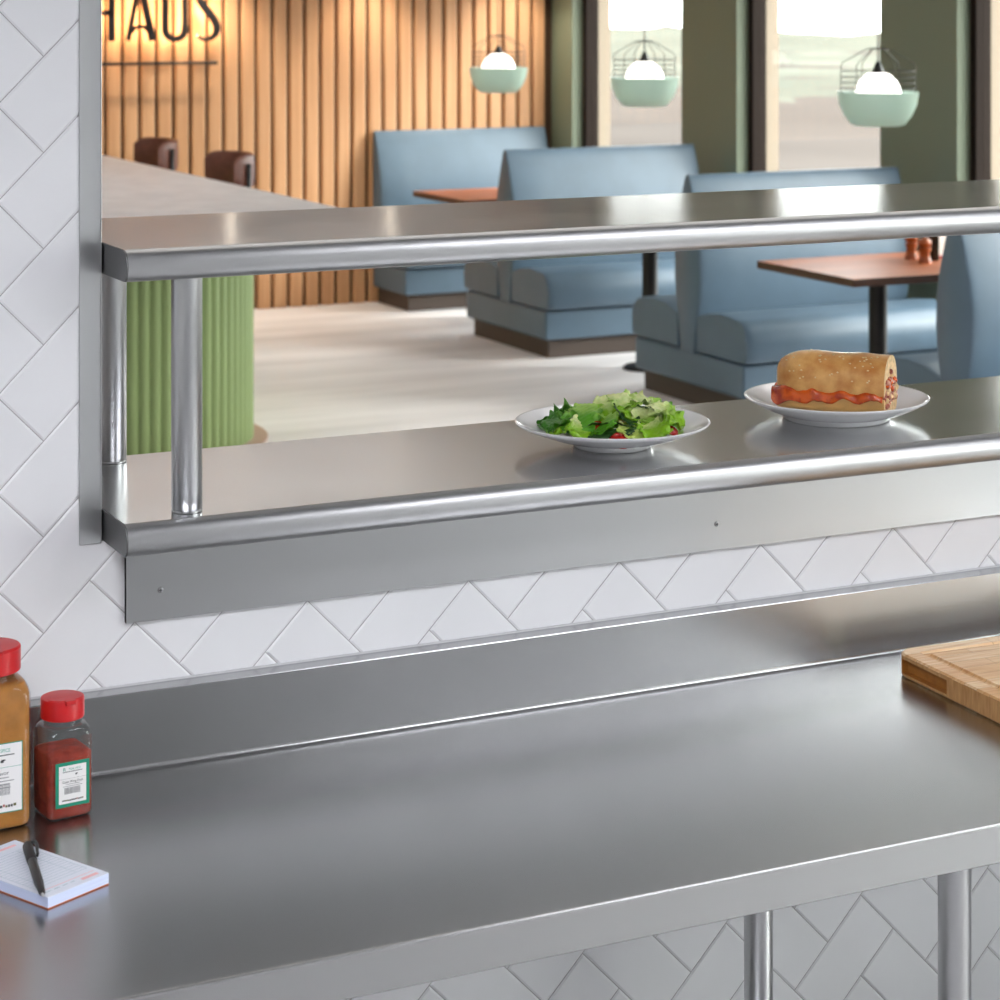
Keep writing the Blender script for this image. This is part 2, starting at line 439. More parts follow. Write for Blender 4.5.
def jar(name, label, x, y, rz, h, hb, hs, rc, neck_z, cap_r, cap_z0, cap_h, fill, fillm, flip):
    j = thing(name, label, 'spice jar', (x, y, ZC), rz)
    m = MB(); nr = cap_r * .86
    prof = [(h * .86, rc * .7, 0.0004), (h * .97, rc, .003), (h, rc, .008), (h, rc, hb * .55), (h, rc, hb)]
    for q in range(1, 9):
        t = q / 8; prof.append((nr + (h - nr) * math.cos(t * PI / 2) ** .7, rc + (nr - rc) * t ** .8, hb + (hs - hb) * math.sin(t * PI / 2)))
    prof += [(nr, nr, hs + .002), (nr, nr, neck_z)]
    m.loft([rsq(a, b_, z) for a, b_, z in prof], 0, True)
    bd = m.build('jar_body', JARGLASS, j, auto=50)
    m = MB(); k_ = .965
    pf = [(a * k_, b_ * k_, z + .0015) for a, b_, z in prof if z < fill - .001]
    last = [p for p in prof if p[2] >= fill - .001][0]; prev = [p for p in prof if p[2] < fill - .001][-1]
    t = (fill - prev[2]) / max(1e-6, last[2] - prev[2]); pf.append(tuple((prev[i] + (last[i] - prev[i]) * t) * (k_ if i < 2 else 1) for i in range(3)))
    rings = [rsq(*p) for p in pf]
    n = len(rings[0])
    if fill < hb:
        a, b_, z = pf[-1]
        for sc, dz in ((.9, .002), (.6, .004), (.25, .0045)): rings.append([(px * sc, py * sc, z + dz + .001 * noise.noise((px * 60, py * 60, sc))) for px, py, _ in rsq(a, b_, z)])
    m.loft(rings, 0, True); m.build('spice_powder', fillm, j, auto=60)
    m = MB(); z0 = cap_z0; r = cap_r
    m.lathe([(r * .97, z0), (r, z0 + .001), (r, z0 + cap_h - .002), (r * .97, z0 + cap_h - .0004), (r * .9, z0 + cap_h), (.001, z0 + cap_h + .0003)], 64)
    cp = m.build('cap', REDCAP, j, auto=35)
    m = MB(); seg = [(r * .96 * math.cos(a), r * .96 * math.sin(a)) for a in [R(205 + 130 * i / 20) for i in range(21)]]
    m.prism(seg, z0 + cap_h - .0008, z0 + cap_h + .0012, axis='Z')
    m.box(-.0065, .0065, -r - .0022, -r * .9, z0 + cap_h - .004, z0 + cap_h + .0012)
    m.build('flip_lid', REDCAP, cp, bevel=.0008, seg=2)
    return j
j = jar('spice_jar', 'small half-empty clear spice jar of dark red powder with red flip cap', .7250, 2.7480, R(7), .0290, .098, .110, .0085, .121, .0262, .1165, .0245, .077, CAYENNE, 0)
make_label(j, -.02925, -.0205, .0225, .0165, .0700, .0042, 'Cajun Wing Dust', 2, False); j.scale = (1.03, 1.03, 1.03)
j = jar('spice_jar', 'tall clear spice jar filled with mustard-brown powder under a red cap', .6350, 2.7550, R(3), .0425, .162, .178, .012, .189, .0385, .1875, .0300, .176, MUST, 0)
make_label(j, -.04275, -.039, .0295, .0235, .1085, .0012, 'BBQ Flavor', 4, True)

# ------------------------------------------------------------------ order pad and pen
pad = thing('order_pad', 'white guest order pad with pale printed lines lying beside the spice jars', 'notepad', (.6328, 2.4604, ZC + .0004), R(26.4))
PAPER = mat('pad_paper', '#dfe3ee', .7); PAPEDGE = mat('pad_paper_edge', '#ccd6f2', .75); add_noise(PAPEDGE, (3, 3, 1800), .10, 2)
CARD = mat('pad_card', '#c76f45', .8); PLINE = mat('pad_line', '#aebfca', .7); PPINK = mat('pad_pink', '#f0b7bb', .7)
pl_, pw_ = .163, .090
m = MB(); m.box(0, pw_, 0, pl_, 0, .0012); m.build('card_backing', CARD, pad)
m = MB(); m.box(0, pw_, 0, pl_, .0012, .0126); m.build('paper_stack', PAPEDGE, pad)
m = MB(); m.box(0, pw_, 0, pl_, .0126, .0131, 0)
zt = .0131
def q_(x0, x1, y0, y1, mi): m.box(x0, x1, y0, y1, zt - .0001, zt + .00006, mi)
for i in range(17): q_(.006, .084, .030 + i * .0065, .0306 + i * .0065, 1)
q_(.006, .0066, .030, .134, 1); q_(.0835, .0841, .030, .134, 1); q_(.018, .0185, .030, .134, 1); q_(.068, .0685, .030, .134, 1)
q_(.058, .082, .007, .0125, 2); q_(.054, .080, .148, .153, 2); q_(.006, .084, .0185, .0195, 2)
for i, (a, b_) in enumerate(((.008, .016), (.02, .028), (.032, .040), (.044, .05))): q_(a, b_, .012, .0135, 1)
q_(.006, .05, .143, .1436, 1)
m.build('top_sheet', [PAPER, PLINE, PPINK], pad)
pa, pb = Vector((.6462, 2.6085, 0)), Vector((.6250, 2.4505, 0)); pd = (pb - pa)
pen = thing('ballpoint_pen', 'black ballpoint pen lying across the white order pad', 'pen', (pa.x, pa.y, ZC + .0131 + .0062), math.atan2(pd.y, pd.x))
PM = T(0, 0, 0, 0, 0, PI / 2); Lp = pd.length
BLK2 = mat('pen_black', '#1b1a1b', .4)
m = MB(); m.lathe([(.004, .0), (.0055, .002), (.0060, .005), (.0060, .052), (.0056, .0525)], 24, 0, PM); m.build('cap', BLK2, pen, auto=40)
m = MB(); m.lathe([(.0052, .0525), (.0054, .053), (.0054, .118), (.0046, .128), (.0036, Lp - .012), (.0018, Lp - .008)], 24, 0, PM); m.build('barrel', BLK2, pen, auto=40)
m = MB(); m.lathe([(.0017, Lp - .008), (.0013, Lp - .003), (.0004, Lp)], 16, 0, PM); m.build('tip', mat('pen_tip', (.7, .7, .7), .3, 1.), pen, auto=40)
m = MB(); m.tube([(.001, .004, .003), (.004, .0085, .0045), (.012, .0095, .004), (.040, .0075, .0035), (.046, .0065, .003)], [.0016, .0022, .0021, .0018, .0012], 10); m.build('clip', BLK2, pen)

# ------------------------------------------------------------------ plates
PORC = mat('white_porcelain', '#e9e9ea', .12, coat=.3)
def plate_prof(foot, rim, hgt, f1, f2):
    """deep rim plate: foot ring, curved underside, flared rim"""
    out = [(foot - .006, .003), (foot - .004, 0), (foot, 0), (foot + .002, .003), (foot + .0035, .0075)]
    r0, z0 = foot + .0035, .0075
    for q in range(1, 9):
        t = q / 8; out.append((r0 + (rim - .001 - r0) * t, z0 + (hgt - .0035 - z0) * (f1 * t + (1 - f1) * t * t)))
    top = [(rim, hgt - .0012), (rim - .0015, hgt), (rim - .004, hgt - .0008)]
    for q in range(1, 9):
        t = 1 - q / 8; r = foot * .9 + (rim - .004 - foot * .9) * t
        top.append((r, .0100 + (hgt - .0108) * (f2 * t + (1 - f2) * t * t)))
    return [(.001, .003)] + out + top + [(foot * .5, .0095), (.001, .0095)]
ZS = 1.229
SPX, SPY = 1.6218, 2.960
m = MB(); m.lathe(plate_prof(.058, .147, .039, .55, .45), 96, 0, None, True, True)
tag(m.build('plate', PORC, auto=60, loc=(SPX, SPY, ZS + .0006)), 'wide white porcelain plate under the green salad', 'plate')
SNX, SNY = 2.056, 3.003
m = MB(); m.lathe(plate_prof(.085, .148, .0365, .6, .5), 96, 0, None, True, True)
tag(m.build('plate', PORC, auto=60, loc=(SNX, SNY, ZS + .0006)), 'white porcelain plate under the submarine sandwich', 'plate')

# ------------------------------------------------------------------ salad
def leaf_mat(name, edge, rib, rough=.38):
    m = mat(name, edge, rough); Nn, Ll, b_ = nodes(m)
    t_ = Nn.new('ShaderNodeTexCoord'); sp = Nn.new('ShaderNodeSeparateXYZ'); Ll.new(t_.outputs['Generated'], sp.inputs['Vector'])
    nz_ = Nn.new('ShaderNodeTexNoise'); nz_.inputs['Scale'].default_value = 90; nz_.inputs['Detail'].default_value = 4; Ll.new(t_.outputs['Object'], nz_.inputs['Vector'])
    a = Nn.new('ShaderNodeMath'); a.operation = 'ADD'; Ll.new(sp.outputs['X'], a.inputs[0])
    s_ = Nn.new('ShaderNodeMath'); s_.operation = 'MULTIPLY_ADD'; s_.inputs[1].default_value = .7; s_.inputs[2].default_value = -.35; Ll.new(nz_.outputs['Fac'], s_.inputs[0]); Ll.new(s_.outputs['Value'], a.inputs[1])
    rp_ = Nn.new('ShaderNodeValToRGB'); rp_.color_ramp.elements[0].position = .06; rp_.color_ramp.elements[1].position = .52
    rp_.color_ramp.elements[0].color = lin(rib); rp_.color_ramp.elements[1].color = lin(edge)
    Ll.new(a.outputs['Value'], rp_.inputs['Fac']); Ll.new(rp_.outputs['Color'], b_.inputs['Base Color'])
    bp_ = Nn.new('ShaderNodeBump'); bp_.inputs['Strength'].default_value = .4; bp_.inputs['Distance'].default_value = .003; Ll.new(nz_.outputs['Fac'], bp_.inputs['Height']); Ll.new(bp_.outputs['Normal'], b_.inputs['Normal'])
    b_.inputs['Subsurface Weight'].default_value = .15; b_.inputs['Subsurface Radius'].default_value = (.004, .006, .001); b_.inputs['Subsurface Scale'].default_value = .5
    return m
LIGHTL = leaf_mat('lettuce_light', '#83b41c', '#e2eaa8'); MIDL = leaf_mat('lettuce_mid', '#559a1c', '#a9cf5c'); DARKL = leaf_mat('spinach_dark', '#23471b', '#3c6a26'); FRILL = leaf_mat('lettuce_frill', '#3c7a1f', '#6fa637')
TOM = mat('tomato', '#b3160f', .22, coat=.4)
def leaf_mesh(seed, ln, wd, ruffle, curl, cup):
    rnd = random.Random(seed); nu, nv = 22, 17; rows = []
    ph = [rnd.uniform(0, 6.28) for _ in range(6)]
    for i in range(nu):
        u = i / (nu - 1); row = []
        w = wd * (.35 + .65 * math.sin(PI * min(1, u * .62 + .16)) ** .8) * (1 if u < .85 else math.sqrt(max(0.03, 1 - ((u - .85) / .15) ** 2)) * .9 + .1)
        for j_ in range(nv):
            v = j_ / (nv - 1) * 2 - 1
            e = max(abs(v), (u - .55) / .45 if u > .55 else 0) ** 2.5
            rr = ruffle * e * (math.sin(13 * u + 4 * v + ph[0]) + .8 * math.sin(23 * u * (1 if v > 0 else 1.2) - 7 * v + ph[1]) + .6 * math.sin(31 * v + 9 * u + ph[2]))
            jag = 1 + .10 * e * math.sin(37 * u + ph[3] + 3 * v) + .08 * e * math.sin(61 * u + ph[4])
            x = ln * u * (1 + .06 * e * math.sin(19 * v + ph[5])); y = w / 2 * v * jag
            z = rr + cup * v * v * w * .5 + curl * ln * (u - .5) ** 2 - curl * ln * .25 + .002 * math.sin(40 * u + 20 * v)
            row.append((x - ln / 2, y + rr * .4, z))
        rows.append(row)
    mb = MB(); mb.loft(rows, 0, True, False, False, closed=False)
    return mb
rnd = random.Random(11)
# (dx along picture right, dy into picture, z, kind, length, yaw, pitch, roll)
RGT = Vector((.86, -.51, 0)); INN = Vector((.51, .86, 0))
SAL = [(-.072, -.012, .036, 'f', .062, 200, 35, 10), (-.085, .010, .034, 'f', .058, 170, 20, -20), (-.060, .03, .046, 'f', .06, 120, 30, 20), (-.045, -.022, .050, 'm', .066, 250, 40, 5),
       (-.040, -.052, .034, 'l', .062, 262, 25, -20), (-.072, -.045, .030, 'l', .05, 215, 20, 15), (-.004, -.020, .062, 'l', .074, 262, 45, 12), (.012, .020, .066, 'm', .06, 90, 25, 20),
       (.024, -.006, .062, 'l', .07, 300, 25, -25), (.046, .020, .066, 'l', .062, 40, 30, 10), (.040, -.048, .038, 'w', .070, 275, 28, -8), (.016, -.056, .034, 'd', .045, 250, 20, 12),
       (.062, -.030, .048, 'l', .064, 300, 45, 12), (.082, -.014, .044, 'l', .062, 330, 55, -10), (.076, .020, .050, 'm', .06, 15, 40, 20), (.052, .0, .066, 'd', .045, 20, 15, -12),
       (.004, .036, .064, 'd', .05, 110, 20, 15), (.032, .040, .066, 'd', .045, 60, 15, -10), (-.030, .020, .060, 'm', .06, 150, 20, 8), (-.012, -.046, .046, 'm', .055, 240, 35, 22),
       (.020, -.030, .056, 'd', .05, 290, 25, -20), (-.01, -.058, .030, 'd', .05, 230, 10, 6), (.064, -.052, .036, 'l', .056, 290, 22, 18), (.000, .004, .052, 'm', .075, 30, 10, 0), (-.040, .005, .042, 'm', .07, 140, 12, 0), (.045, .0, .044, 'm', .075, 60, 8, 0), (.0, -.03, .036, 'd', .07, 0, 5, 0),
       (.084, -.026, .056, 'l', .055, 350, 45, 5), (.03, .0, .074, 'l', .055, 210, 15, -10)]
KN = {'f': ('frilly_leaf', FRILL, 'frilly mid-green lettuce leaf at the left side of the salad heap', 'salad leaf', 'frilly leaves in the salad', .0055),
      'm': ('lettuce_leaf', MIDL, 'torn bright green lettuce leaf in the salad heap on the plate', 'salad leaf', 'green lettuce leaves in the salad', .0035),
      'l': ('lettuce_leaf', LIGHTL, 'torn yellow-green curly lettuce leaf in the salad heap on the plate', 'salad leaf', 'yellow-green lettuce leaves in the salad', .0042),
      'w': ('lettuce_heart_leaf', leaf_mat('lettuce_pale', '#b5cb62', '#f2f0d4'), 'palest creamy white-ribbed lettuce leaf at the front of the salad', 'salad leaf', None, .004),
      'd': ('spinach_leaf', DARKL, 'smooth dark green spinach leaf tucked into the salad heap', 'salad leaf', 'spinach leaves in the salad', .0012)}
for i, (dx, dy, z, kd, ln, yaw, pit, rol) in enumerate(SAL):
    nm, mt, lab, cat, grp, ruf = KN[kd]
    c = Vector((SPX, SPY, ZS)) + RGT * dx + INN * dy
    mb = leaf_mesh(100 + i, ln, ln * rnd.uniform(.8, 1.0), ruf, rnd.uniform(-.35, .1), rnd.uniform(-.25, .3))
    lz = ZS + .018 + (z - .016) * .82; eu = Euler((R(rol), R(pit * .8), R(yaw - 29)), 'XYZ')
    Mw = Matrix.Translation((c.x, c.y, lz)) @ eu.to_matrix().to_4x4(); Mi = Mw.inverted()
    for q, v in enumerate(mb.v):                     # leaves rest on the plate instead of passing through it
        wv = Mw @ Vector(v); r_ = math.hypot(wv.x - SPX, wv.y - SPY); t_ = max(0, (r_ - .0522) / (.143 - .0522))
        zmin = ZS + .0125 + (.039 - .0108) * (.45 * t_ + .55 * t_ * t_)
        if wv.z < zmin: wv.z = zmin + .15 * (wv.z - zmin) * 0; mb.v[q] = tuple(Mi @ wv)
    o = mb.build(nm, mt, None, solid=.0007, sub=1, loc=(c.x, c.y, lz), rot=eu)
    tag(o, lab, cat, grp)
def tomato(dx, dy, z, r, rot, lab):
    c = Vector((SPX, SPY, ZS)) + RGT * dx + INN * dy
    mb = MB(); prof = [(.0005, -r * .0), (r * .96, 0), (r, .0015), (r * .97, r * .35), (r * .8, r * .72), (r * .5, r * .95), (.0008, r * 1.02)]
    mb.lathe(prof, 28)
    o = mb.build('cherry_tomato', TOM, auto=60, loc=(c.x, c.y, ZS + z), rot=rot)
    tag(o, lab, 'tomato')
tomato(-.022, -.036, .030, .014, (.9, .3, 0), 'cut red cherry tomato between the lettuce leaves left of the salad centre')
tomato(.012, -.074, .018, .016, (.3, .1, 0), 'cut red cherry tomato half at the front edge of the salad')
tomato(.088, -.036, .028, .011, (.2, .4, 0), 'red tomato piece at the right-hand edge of the salad heap')

# ------------------------------------------------------------------ submarine sandwich
sd = thing('submarine_sandwich', 'cut submarine sandwich with sesame bun and orange-red filling on a white plate', 'sandwich', (SNX - .004 - .012, SNY - .022 + .007, ZS + .0162), R(-50))
CRUST = mat('bun_crust', '#c07c36', .30, sss=.1); Nn, Ll, b = nodes(CRUST)
tc = Nn.new('ShaderNodeTexCoord'); nz = Nn.new('ShaderNodeTexNoise'); nz.inputs['Scale'].default_value = 34; nz.inputs['Detail'].default_value = 8; Ll.new(tc.outputs['Object'], nz.inputs['Vector'])
rp = Nn.new('ShaderNodeValToRGB'); rp.color_ramp.elements[0].position = .3; rp.color_ramp.elements[1].position = .72; rp.color_ramp.elements[0].color = lin('#c17a35'); rp.color_ramp.elements[1].color = lin('#ecbb74')
Ll.new(nz.outputs['Fac'], rp.inputs['Fac']); Ll.new(rp.outputs['Color'], b.inputs['Base Color'])
bp = Nn.new('ShaderNodeBump'); bp.inputs['Strength'].default_value = .25; bp.inputs['Distance'].default_value = .004; Ll.new(nz.outputs['Fac'], bp.inputs['Height']); Ll.new(bp.outputs['Normal'], b.inputs['Normal'])
CRUMB = mat('bun_crumb', '#e3c493', .8); add_noise(CRUMB, (120, 120, 120), .2, 4, bump=.5, bump_dist=.003)
BOTC = mat('bun_bottom_crust', '#d3a661', .5); add_noise(BOTC, (30, 30, 60), .12, 5, bump=.3, bump_dist=.003)
SAUCE = mat('sandwich_filling', '#d65a12', .25, coat=.3); add_noise(SAUCE, (45, 45, 45), 0, 5, col2='#9c2408', lo=.36, hi=.56, bump=.6, bump_dist=.004)
MEAT = mat('sandwich_meat', '#8e2f1b', .4); add_noise(MEAT, (130, 130, 130), 0, 5, col2='#d8a184', lo=.40, hi=.62, bump=.6, bump_dist=.004)
SESA = mat('sesame', '#e6cfa0', .5)
SL_, SH = .186, .042     # length, half width
def bun(zb, h, flat_top, mi_side):
    rings = []; ns = 26; n = 40
    for i in range(ns):
        s = i / (ns - 1); u = s * SL_
        k_ = math.sqrt(max(.0, 1 - (1 - min(1, u / .058)) ** 2)) if u < .058 else 1
        k_ = max(.05, k_); kz = .45 + .55 * k_
        if u > SL_ - .006: k_ *= .985
        ring = []
        for j_ in range(n):
            a = 2 * PI * j_ / n; cx, cz = math.cos(a), math.sin(a)
            ex = .75
            y = SH * k_ * (abs(cx) ** ex) * (1 if cx >= 0 else -1)
            if not flat_top:
                z = h * kz * (abs(cz) ** .85) if cz > 0 else -.006 * abs(cz) ** .5
            else:
                z = .003 * abs(cz) ** .5 + h if cz > 0 else h - h * (abs(cz) ** .45)
                y *= .93 + .07 * (1 if cz > 0 else 1 - abs(cz) ** 3)
            nzv = noise.noise((u * 22, y * 22, z * 22 + zb * 90)) * .0022 + noise.noise((u * 70, y * 70, z * 70)) * .0006
            ring.append((u - SL_ / 2, y * (1 + nzv * 12), zb + z * (1 + nzv * 14)))
        rings.append(ring)
    mb = MB(); mb.loft(rings, 0, True); mb.mi[-1] = 1
    # cut face: bread rim stays, subdivide by fan
    return mb
mb = bun(.037, .0565, False, 0)
# a crack in the crust
tb_ = mb.build('top_bun', [CRUST, CRUMB], sd, auto=50)
mb = bun(.0, .027, True, 0); mb.build('bottom_bun', [BOTC, CRUMB], sd, auto=50)
mb = MB(); rows = []
nu, nv = 60, 26
for i in range(nu):
    s = i / (nu - 1); u = s * (SL_ + .002) - .004; row = []
    k_ = math.sqrt(max(.03, 1 - (1 - min(1, max(0, u + .008) / .05)) ** 2))
    for j_ in range(nv):
        v = j_ / (nv - 1) * 2 - 1
        out = abs(v) ** 3
        wob = .5 + .5 * math.sin(u * 95 + (2 if v > 0 else 0)) * .6 + .4 * noise.noise((u * 60, v, 3))
        w2 = max(0, (abs(v) - .7) / .3); tl = max(0, 1 - u / .14)
        y = math.copysign(min(abs(v) / .7, 1), v) * (SH * .97 * k_ + .0015 + .0035 * w2 * (.5 + .5 * wob))
        z = .036 - w2 * (.009 + .012 * tl + .005 * wob) + .003 * math.sin(u * 140 + v * 3) + .002 * noise.noise((u * 120, v * 4, 1))
        row.append((u - SL_ / 2, y, z))
    rows.append(row)
mb.loft(rows, 0, True, False, False, closed=False)
mb.build('cheese_and_sauce', SAUCE, sd, solid=.004, sub=1)
mb = MB(); rings = []
for i in range(30):
    s = i / 29; u = .03 + s * (SL_ - .0285); ring = []
    for j_ in range(28):
        a = 2 * PI * j_ / 28
        w_ = SH * .9 * (1 - .15 * (1 - s)); z = .033 + .0115 * math.sin(a) + .003 * noise.noise((u * 90, math.cos(a) * 3, 2))
        ring.append((u - SL_ / 2 + .003 * noise.noise((math.cos(a) * 4, math.sin(a) * 4, u * 50)), w_ * math.copysign(abs(math.cos(a)) ** .6, math.cos(a)) + .002 * noise.noise((u * 80, a, 5)), z))
    rings.append(ring)
mb.loft(rings, 0, True)
# ragged chunks on the cut face
rr = random.Random(4)
for q in range(38):
    yy = rr.uniform(-.030, .030); zz = rr.uniform(.016, .070 - abs(yy) * .6); r_ = rr.uniform(.003, .0065)
    Mx = T(SL_ / 2 + .0005, yy, zz, rr.uniform(0, 6), rr.uniform(0, 6), rr.uniform(0, 6))
    mb.lathe([(.0003, -r_), (r_ * .7, -r_ * .7), (r_, 0), (r_ * .75, r_ * .6), (.0003, r_)], 8, rr.choice((0, 0, 1, 2)), Mx)
mb.build('meat_filling', [MEAT, SAUCE, CRUMB], sd)
mb = MB(); rr = random.Random(8); cnt = 0
while cnt < 60:
    u = rr.uniform(.02, SL_ - .012); a = rr.uniform(.25, PI - .25) if rr.random() < .7 else rr.uniform(.15, 1.3) + PI * .0
    k_ = math.sqrt(max(.0, 1 - (1 - min(1, u / .058)) ** 2)); cx, cz = math.cos(a), math.sin(a)
    y = -SH * k_ * abs(cx) ** .75 * (1 if cx > 0 else -1); z = .037 + .0565 * (.45 + .55 * k_) * cz ** .85
    Mx = T(u - SL_ / 2, y, z + .0003, rr.uniform(0, 6.28), 0, 0) @ Matrix.Diagonal((1.9, 1.3, 1, 1))
    mb.lathe([(.0001, -.0011), (.0008, -.0007), (.0011, 0), (.0008, .0007), (.0001, .0011)], 8, 0, Mx); cnt += 1
tag(mb.build('sesame_seeds', SESA, sd), kind='stuff')

# =================================================================== DINING ROOM
XW, YS = 6.72, 13.06          # inner face of the window wall, front face of the slats
DFL = mat('dining_floor', '#e7e4e6', .5); add_noise(DFL, (.8, 5, 1), .10, 6, rough_var=.08)
k = MB(); k.box(-4, 7.05, YT + .13, 13.3, -.05, 0); struct(k, 'floor', DFL)
k = MB(); k.box(-4, 7.05, YT + .13, 13.3, 3.0, 3.05); struct(k, 'ceiling', mat('dining_ceiling', '#e4e0da', .9))
k = MB(); k.box(-4.1, -4, YT + .13, 13.3, 0, 3.05); struct(k, 'wall_dining_left', mat('dining_plaster', '#cccdd0', .85))
k = MB(); k.box(5.0, 7.05, YT, YT + .13, 0, 3.05); k.box(-4, -2.0, YT, YT + .13, 0, 3.05); struct(k, 'wall_dining_near', MATS['dining_plaster'])
# slatted wall
SLAT = mat('slat_wood', '#d5a67c', .5); add_noise(SLAT, (40, 6, 1.2), 0, 5, col2='#c39166', lo=.3, hi=.75)
SLATD = mat('slat_backing', '#3a2412', .8)
sw = MB(); sw.box(-4, XW + .1, YS + .035, YS + .2, 0, 3.0, 1)
x = 3.814 + .0105 - 60 * .10565
sp = [(0, .036), (0, .010), (.004, .003), (.013, 0), (.072, 0), (.081, .003), (.085, .010), (.085, .036)]
while x < XW - .085:
    if x > -4: sw.loft([[(x + a, YS + b_, z) for a, b_ in sp] for z in (0.0, 2.28)], 0, False)
    x += .10565
struct(sw, 'wall_far', [SLAT, SLATD])
k = MB(); k.box(-4, XW, 12.55, YS + .034, 2.28, 3.0); struct(k, 'trim_2', mat('added_bulkhead_grey', '#858486', .7))  # unseen bulkhead added so the upper shelf reflects dark grey
# sign
SIGNB = mat('sign_black', '#141215', .45)
HALO = mat('sign_halo_light', '#fff2df', .5, emit='#ffdcb0', estr=26)
sg = thing('wall_sign', 'black halo-lit letters over a thin black bar on the wooden slat wall', 'sign', (3.62, 12.97, 1.525))
Y1 = .0
def stroke(name, pts_w, closed=False):
    """variable-width ribbon with depth; pts_w = (x, z, halfwidth)"""
    m = MB(); rings = []; P = pts_w; n = len(P)
    for i in range(n):
        a = P[max(0, i - 1)]; b_ = P[min(n - 1, i + 1)]
        tx, tz = b_[0] - a[0], b_[1] - a[1]; l = math.hypot(tx, tz) or 1; nx, nz_ = -tz / l, tx / l
        x_, z_, w_ = P[i]
        rings.append([(x_ + nx * w_, 0, z_ + nz_ * w_), (x_ - nx * w_, 0, z_ - nz_ * w_), (x_ - nx * w_, .012, z_ - nz_ * w_), (x_ + nx * w_, .012, z_ + nz_ * w_)])
    m.loft(rings, 0, False); return m
def halo(mb_):
    h = MB(); h.v = [(x_, .0125 if y_ < .006 else .016, z_) for x_, y_, z_ in mb_.v]; h.f = [list(f) for f in mb_.f]; h.mi = list(mb_.mi); h.sm = list(mb_.sm); return h
def merge(*ms):
    o = MB()
    for q in ms: o.add(q.v, q.f)
    return o
zb, CH_ = 1.661 - 1.525, .335        # baseline over the bar, cap height
def letter(name, ox, strokes):
    mk = lambda f_: merge(*[stroke(name, [(ox + x_, zb + z_ * CH_, w_ * f_) for x_, z_, w_ in s_]) for s_ in strokes])
    m = mk(1.3)
    o = m.build('letter', SIGNB, sg, bevel=.003, seg=1)
    halo(mk(.75)).build('halo_light', HALO, o)
def line(x0, z0, x1, z1, w0, w1=None): return [(x0 + (x1 - x0) * t / 6, z0 + (z1 - z0) * t / 6, w0 + ((w1 or w0) - w0) * t / 6) for t in range(7)]
SW_ = .0165
letter('H', -.055, [line(0, 0, 0, 1, SW_), line(.155, 0, .155, 1, SW_), [(.0, .5, .012), (.078, .5, .011), (.155, .5, .012)]])
letter('A', .195, [line(.005, 0, .072, 1, .012), line(.158, 0, .084, 1, .019, .016), [(.025, .14, .008), (.05, .24, .009), (.08, .265, .010), (.11, .24, .009), (.138, .14, .008)]])
uu = [(0, 1, SW_)] + [(0, 1 - .14 * q, SW_) for q in range(1, 6)] + [(.062 - .062 * math.cos(a), .20 - .17 * math.sin(a), SW_ * (.85 + .15 * abs(math.cos(a)))) for a in [PI * q / 12 for q in range(0, 13)]] + [(.124, .3 + .14 * q, SW_ * .8) for q in range(0, 6)]
letter('U', .430, [uu])
ss = []
ctrl = [(.118, .93, .006), (.085, .985, .010), (.045, .96, .014), (.018, .86, .0165), (.022, .74, .0175), (.055, .60, .0185), (.095, .46, .0185), (.128, .30, .0185), (.130, .16, .017), (.105, .06, .013), (.065, .02, .010), (.03, .04, .008), (.012, .10, .006)]
for i in range(len(ctrl) - 1):
    p0, p1, p2, p3 = ctrl[max(0, i - 1)], ctrl[i], ctrl[i + 1], ctrl[min(len(ctrl) - 1, i + 2)]
    for q in range(4):
        t = q / 4; ss.append(tuple(.5 * (2 * p1[d] + (p2[d] - p0[d]) * t + (2 * p0[d] - 5 * p1[d] + 4 * p2[d] - p3[d]) * t * t + (3 * p1[d] - p0[d] - 3 * p2[d] + p3[d]) * t ** 3) for d in range(3)))
ss.append(ctrl[-1])
letter('S', .622, [ss])
m = MB(); m.box(-.9, .76, 0, .012, -.009, .009); m.build('underline_bar', SIGNB, sg, bevel=.003, seg=1)
for q in (-.8, -.2, .4, .7):
    m = MB(); m.box(q - .006, q + .006, .012, .089, -.005, .005); m.build('standoff', SIGNB, sg)

# window wall
GREEN = mat('green_paint', '#7a8470', .6)
FRAME = mat('window_frame_brown', '#241c18', .7, spec=.1)
STUCCO = mat('exterior_reveal', '#8f8272', .85)
WIN = [(11.415, 12.80), (9.425, 10.80), (7.42, 8.79), (5.42, 6.79), (3.42, 4.79)]
WT = 2.22
wl = MB(); ys = [3.0]
for a, b_ in WIN[::-1]: ys += [a, b_]
ys += [13.3]
for i in range(0, len(ys), 2): wl.box(XW, XW + .075, ys[i], ys[i + 1], 0, 3.0)
for a, b_ in WIN: wl.box(XW, XW + .075, a, b_, 0, .35); wl.box(XW, XW + .075, a, b_, WT, 3.0)
struct(wl, 'wall_window', GREEN)
wx = MB()
for i in range(0, len(ys), 2): wx.box(XW + .0755, XW + .28, ys[i], ys[i + 1], 0, 3.05)
for a, b_ in WIN: wx.box(XW + .0755, XW + .28, a, b_, 0, .35); wx.box(XW + .0755, XW + .28, a, b_, WT, 3.05)
struct(wx, 'wall_exterior', STUCCO)
for i, (a, b_) in enumerate(WIN):
    fr = MB(); x0, x1 = XW + .076, XW + .165; w_ = .05
    fr.box(x0, x1, a + .0005, a + w_, .3505, WT - .0005); fr.box(x0, x1, b_ - w_, b_ - .0005, .3505, WT - .0005); fr.box(x0, x1, a + w_, b_ - w_, .3505, .3505 + w_); fr.box(x0, x1, a + w_, b_ - w_, WT - .0005 - w_, WT - .0005)
    f = struct(fr, 'window_%d' % (i + 1), FRAME)
    gm = MB(); gm.box(x0 + .04, x0 + .046, a + w_, b_ - w_, .3505 + w_, WT - .0005 - w_); gm.build('pane', PANE, f)

